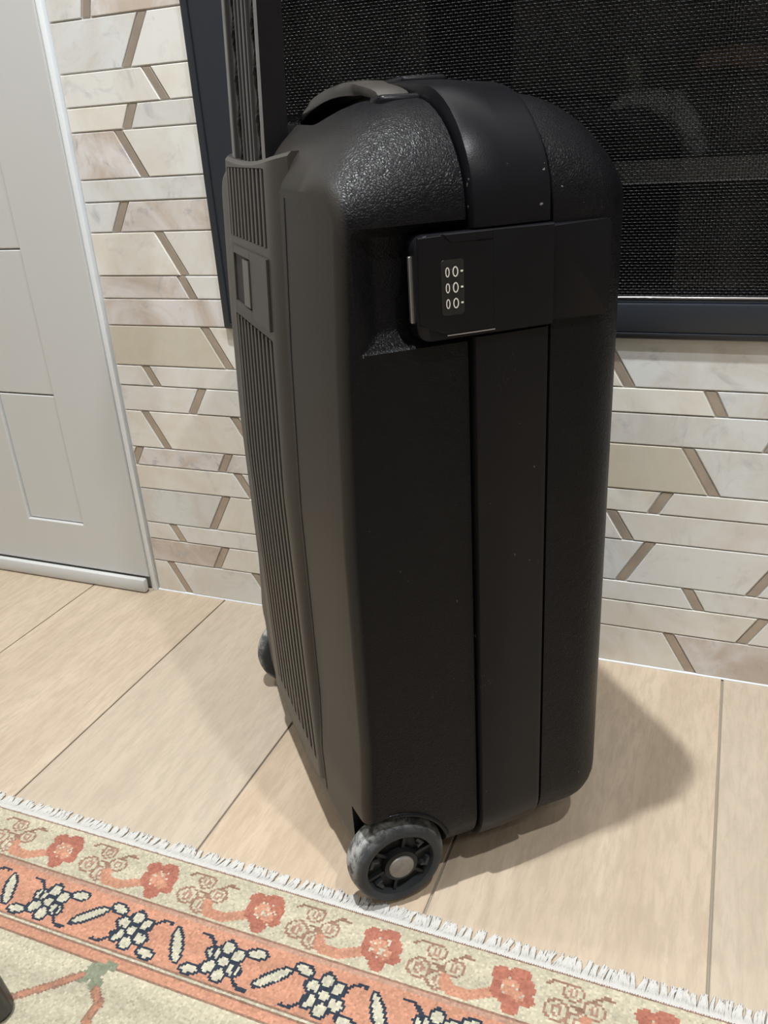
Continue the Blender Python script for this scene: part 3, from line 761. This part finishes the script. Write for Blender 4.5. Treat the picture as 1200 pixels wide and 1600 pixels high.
# --- wheels
def tyre_prof(w=.030):
    return [(.0320, .011), (.0335, .0014), (.0355, .0), (.0395, .0003), (.0420, .0016), (.0440, .0040), (.0460, .0085), (.0473, .0140), (.0475, w/2), (.0474, w-.009), (.0466, w-.0045), (.0450, w-.0018), (.0420, w-.0002), (.030, w), (.010, w)]
def make_wheel():
    b = bmesh.new(); lathe(b, [(.010, .011)]+tyre_prof(), 64); wh = bm_obj('wheel', b, M_tyre, suit, True, .7)
    def hub(b):
        lathe(b, [(.0130, .0005), (.0165, .0012), (.0175, .0095), (.0335, .0095), (.0337, .0110), (.0130, .0110)], 48)
        for k in range(6):
            a = 2*PI*k/6+.3; r = bmesh.ops.create_cube(b, size=1)['verts']
            for v in r:
                p = Vector((v.co.x*.018+.0245, v.co.y*.0050+.0075, v.co.z*.0030)); v.co = Matrix.Rotation(-a, 3, 'Y') @ p
    hb = bm_obj('hub', (lambda b: (hub(b), b)[1])(bmesh.new()), M_hub, wh, True, .5)
    for k in (0, 2, 3, 5):
        a = 2*PI*k/6+.75; b = bmesh.new()
        P = [(.0225, -.0040), (.0300, -.0050), (.0305, .0045), (.0275, .0045), (.0270, -.0020), (.0235, -.0016)]
        A = [b.verts.new((x, .0040, z)) for x, z in P]; B = [b.verts.new((x, .0100, z)) for x, z in P]
        b.faces.new(A); b.faces.new(B[::-1])
        for i in range(6): b.faces.new((A[i], B[i], B[(i+1) % 6], A[(i+1) % 6]))
        for v in b.verts: v.co = Matrix.Rotation(-a, 3, 'Y') @ v.co
        bm_obj('wheel_lug', b, M_tyre, wh, False)
    b = bmesh.new(); lathe(b, [(.001, -.0022), (.0100, -.0020), (.0120, -.0010), (.0126, .0008), (.0126, .006), (.001, .006)], 32)
    bm_obj('axle_cap', b, M_cap, wh, True, .7)
    return wh
w1 = make_wheel(); w1.location = (WX, 0.000, WZ)
w2 = w1.copy(); C.objects.link(w2); w2.parent = suit; w2.location = (WX, WD, WZ); w2.rotation_euler = (0, 0, PI)
for c in list(w1.children):
    d = c.copy(); C.objects.link(d); d.parent = w2

# ------------------------------------------------------------------ rug
RX0, RX1, RY1, RY0 = -1.15, .72, -.4950, -1.03
K = .0021
nx = int((RX1-RX0)/K); ny = int((RY1-RY0)/K)
col = np.zeros((ny, nx, 3)); rg = np.random.default_rng(5)
CREAM = np.array((.54, .495, .37)); SAL = np.array((.56, .285, .19)); RED = np.array((.42, .165, .115)); BRN = np.array((.29, .175, .125)); NAVY = np.array((.035, .045, .065)); PINK = np.array((.47, .29, .215)); GREEN = np.array((.25, .27, .19)); IV = np.array((.56, .53, .41))
jj, ii = np.mgrid[0:ny, 0:nx]
X = RX0+(ii+.5)*K; Yv = RY1-(jj+.5)*K; D = RY1-Yv         # D = distance from the fringed edge
col[:] = CREAM
def paint(mask, c): col[mask] = c
def ell(cx, cd, rx, rd, ang=0):
    u = X-cx; v = D-cd; c, s = math.cos(ang), math.sin(ang); return ((u*c+v*s)/rx)**2+((-u*s+v*c)/rd)**2
def seg(x0, d0, x1, d1, wd):
    px, pd = X-x0, D-d0; vx, vd = x1-x0, d1-d0; tt = np.clip((px*vx+pd*vd)/(vx*vx+vd*vd), 0, 1); return (px-tt*vx)**2+(pd-tt*vd)**2 < wd*wd
paint(D < .0022, BRN)
paint((D > .0545) & (D < .0575), BRN); paint((D >= .0575) & (D < .0600), PINK)
paint((D >= .0600) & (D < .1105), SAL)
paint((D >= .1105) & (D < .1130), BRN); paint((D >= .1130) & (D < .1155), IV); paint((D >= .1155) & (D < .118), BRN); paint((D >= .118) & (D < .126), SAL); paint((D >= .126) & (D < .1285), BRN)
# outer cream border: red palmettes on curling stems, outlined blossoms between
k = -6
cxs = [-.484+.1215*k for k in range(-7, 12)]
for c in cxs:
    for (x0, d0, x1, d1, wd) in ((-.052, .038, -.048, .046, .0050), (-.048, .046, -.030, .048, .0055), (-.030, .048, -.014, .040, .0050), (-.014, .040, 0, .034, .0048)):
        paint(seg(c+x0, d0, c+x1, d1, wd), SAL*.95)
    for (ex, ed, rx, rd) in ((.002, .030, .015, .014), (.015, .026, .010, .012), (-.006, .018, .009, .007), (.010, .014, .010, .006), (.008, .044, .008, .009), (.020, .036, .007, .006)):
        paint(ell(c+ex, ed, rx, rd) < 1, RED)
    for (ex, ed, rx, rd) in ((.004, .028, .008, .008), (.012, .034, .006, .005)):
        e = ell(c+ex, ed, rx, rd); paint((e < 1), SAL)
    msk = (ell(c+.006, .029, .012, .011) < 1) & (rg.random((ny, nx)) < .16); paint(msk, IV)
    # blossom
    m = c+.0600
    for (ex, ed, r) in ((-.015, .036, .0115), (.004, .042, .0108), (-.004, .016, .0095), (.015, .027, .0100)):
        e = ell(m+ex, ed, r, r*.9); paint(e < 1, BRN*1.15); paint(e < .58, CREAM); e2 = ell(m+ex, ed, r*.42, r*.5); paint(e2 < 1, PINK*.85); paint(ell(m+ex, ed, r*.15, r*.3) < 1, IV)
    paint(seg(m-.004, .028, m+.006, .030, .0016), BRN); paint(seg(m-.006, .010, m-.020, .009, .0014), BRN); paint(seg(m-.020, .009, m-.026, .014, .0014), BRN)
    paint(seg(m+.012, .020, m+.022, .012, .0014), BRN); paint(seg(m+.022, .012, m+.030, .014, .0016), BRN)
# salmon band: cream rosettes outlined navy with diagonal leaves
def outl(fn, inner, w=.0030):
    pass
cs = [-.4667+.1010*k for k in range(-8, 13)]
for n_, c in enumerate(cs):
    d0 = .0880
    for pas in (0, 1):
        grow = .0029 if pas == 0 else 0; cc = NAVY if pas == 0 else IV
        if pas == 0: paint(ell(c, d0, .0165, .0165) < 1, NAVY)
        for a in range(6):
            an = a*PI/3+.35; paint(ell(c+.0136*math.cos(an), d0+.0136*math.sin(an), .0062+grow*.9, .0052+grow, an) < 1, cc)
        paint(ell(c, d0, .0045, .0045) < 1, IV if pas else NAVY)
        s = 1 if n_ % 2 == 0 else -1
        for (dx, dd) in ((-.026, -.0165), (.027, .0165)):
            paint(ell(c+dx, d0+dd*s, .0082+grow, .0036+grow, .15*s) < 1, cc)
        m = c+.0505
        paint(ell(m, d0-.0005, .0175+grow, .0042+grow, (1.05 if n_ % 2 == 0 else -.75)) < 1, cc)
    # tendrils
    s = 1 if n_ % 2 == 0 else -1
    pr = None
    for i in range(15):
        u = i/14*.62; p = (c+.013+.032*u, d0-s*(.0195*math.sin(u*PI)**.5+.0)); 
        if pr: paint(seg(pr[0], pr[1], p[0], p[1], .0017), NAVY)
        pr = p
    pr = None
    for i in range(15):
        u = .4+i/14*.6; p = (c-.046+.034*u, d0+s*(.0200*math.sin(u*PI)**.5)); 
        if pr: paint(seg(pr[0], pr[1], p[0], p[1], .0017), NAVY)
        pr = p
# cream field: angular branches with sage knots
for c in [-.4713+.34*k for k in range(-3, 5)]:
    for (ex, ed, rx, rd) in ((0, .134, .010, .008), (.010, .126, .007, .005), (-.008, .143, .008, .006), (.008, .145, .007, .006)): paint(ell(c+ex, ed, rx, rd) < 1, GREEN)
    for P in ([(-.010, .142), (-.030, .160), (-.055, .180), (-.095, .196)], [(.012, .150), (.024, .160), (.022, .175), (.040, .190), (.042, .215), (.075, .240)], [(.075, .24), (.12, .25), (.16, .30)], [(-.095, .196), (-.12, .24), (-.16, .26)]):
        for a, b_ in zip(P, P[1:]): paint(seg(c+a[0], a[1], c+b_[0], b_[1], .0042), BRN*1.1); paint(seg(c+a[0], a[1], c+b_[0], b_[1], .0024), SAL*.85)
    e = ell(c+.068, .183, .020, .0055, -.35); paint(e < 1.0, BRN); paint(e < .5, IV)
    for (ex, ed, r, cl) in ((-.030, .215, .012, SAL), (-.022, .207, .006, IV), (-.042, .222, .007, GREEN), (-.020, .226, .006, GREEN), (-.010, .200, .005, RED), (.13, .20, .014, SAL), (.13, .20, .007, IV), (.16, .215, .008, GREEN), (.19, .17, .010, PINK), (.19, .17, .005, IV)): paint(ell(c+ex, ed, r, r*.85) < 1, cl)
col *= (1+.26*(rg.random((ny, nx, 1))-.5)); col *= (1+.06*np.sin(D*180+X*9))[..., None]
col *= .84+.16*np.clip(rg.normal(1, .45, (ny, nx, 1)), .2, 1.8)*1.0
col = np.clip(col*.86, 0, 1)
# knots as low pyramids
vx = RX0+np.arange(nx+1)*K; vy = RY1-np.arange(ny+1)*K
gx, gy = np.meshgrid(vx, vy)
TOP = .0058
zc = np.full(gx.shape, TOP)+(rg.random(gx.shape)-.5)*.0003
corner = np.stack([gx+(rg.random(gx.shape)-.5)*K*.25, gy+(rg.random(gx.shape)-.5)*K*.25, zc], -1).reshape(-1, 3)
cxm = RX0+(ii+.5)*K; zk = TOP+.0011+(rg.random((ny, nx)))*.0006
cent = np.stack([cxm, Yv, zk], -1).reshape(-1, 3)
NV = len(corner); a = jj*(nx+1)+ii; b_ = a+1; c_ = a+nx+2; d_ = a+nx+1; e_ = NV+jj*nx+ii
tri = np.stack([np.stack([a, e_, b_], -1), np.stack([b_, e_, c_], -1), np.stack([c_, e_, d_], -1), np.stack([d_, e_, a], -1)], 2).reshape(-1, 3)
# skirt down to the floor
rugroot = thing('area_rug', 'cream and salmon floral border rug with white fringe on the oak floor', 'rug', (0, 0, 0))
me = np_mesh('pile', np.concatenate([corner, cent]), tri, True)
at = me.attributes.new('knot_colour', 'FLOAT_COLOR', 'FACE'); fc = np.ones((ny*nx, 4, 4), np.float32); fc[:, :, :3] = col.reshape(-1, 1, 3); at.data.foreach_set('color', fc.ravel())
M_rug = mat('wool_pile', (.6, .5, .4), .95, spec=.15); t = NT(M_rug); an = t.n('ShaderNodeAttribute'); an.attribute_name = 'knot_colour'; t.l(an.outputs['Color'], t.b.inputs['Base Color'])
t.b.inputs['Sheen Weight'].default_value = .2
o = link('pile', me, M_rug, rugroot)
M_back_rug = mat('rug_backing', (.42, .33, .24), .95)
b = bmesh.new(); box(b, RX0, RX1, RY0, RY1+.0006, .0008, .0056, .0008, 1); bm_obj('backing', b, M_back_rug, rugroot)
# fringe
M_fr = mat('cotton_fringe', (.56, .55, .52), .9)
V = []; F = []; rf = random.Random(2); x = RX0+.002; clump = 0; lean = 0; ln = .018
while x < RX1-.002:
    if clump <= 0: clump = rf.randint(4, 8); lean = rf.uniform(-.003, .006); ln = rf.uniform(.0195, .0228); xc = x+.003
    clump -= 1
    L_ = ln*rf.uniform(.88, 1.08); w0 = rf.uniform(.0006, .0009); pull = (xc-x)*.15; ph_ = rf.uniform(0, 6); prev = None; NS = 6
    for s in range(NS+1):
        u = s/NS; px = x+lean*u*u+pull*u+.0008*math.sin(ph_+u*5)*u; py = RY1-.0015+L_*u; pz = .0012+.0045*math.sin(min(1, u*1.2+.35)*PI)**1*(1-u*.6)+rf.uniform(0, .0006); r_ = w0*(1-.15*u)*1.25
        i0 = len(V); V += [(px-r_, py, pz), (px, py, pz+r_*1.3), (px+r_, py, pz), (px, py, pz-r_*.6)]
        if prev is not None:
            for k in range(4): F.append((prev+k, prev+(k+1) % 4, i0+(k+1) % 4, i0+k))
        prev = i0
    x += .00052
o = link('fringe', np_mesh('fringe', V, F, True), M_fr, rugroot); o['kind'] = 'stuff'

# ------------------------------------------------------------------ stool leg that enters the frame at the lower left
st = thing('stool', 'dark round stool leg entering at the lower left corner over the rug', 'stool', (-.636, -.80, 0.0075))
M_stool = mat('dark_stool_paint', (.035, .036, .040), .4)
def stool_part(name, fn, par=st): b = bmesh.new(); fn(b); return bm_obj(name, b, M_stool, par, True, .6)
for k in range(4):
    a = PI/4+k*PI/2; fx, fy = .155*math.cos(a), .155*math.sin(a); tx, ty = .10*math.cos(a), .10*math.sin(a)
    stool_part('leg', lambda b: tube(b, [(fx, fy, .0), (fx, fy, .004), (tx, ty, .43)], [.012, .014, .018], 16))
stool_part('seat', lambda b: lathe(b, [(.001, 0), (.155, 0), (.17, .008), (.172, .018), (.165, .028), (.15, .032), (.001, .034)], 48)).matrix_local = Matrix.Translation((0, 0, .43)) @ Matrix.Rotation(PI/2, 4, 'X')
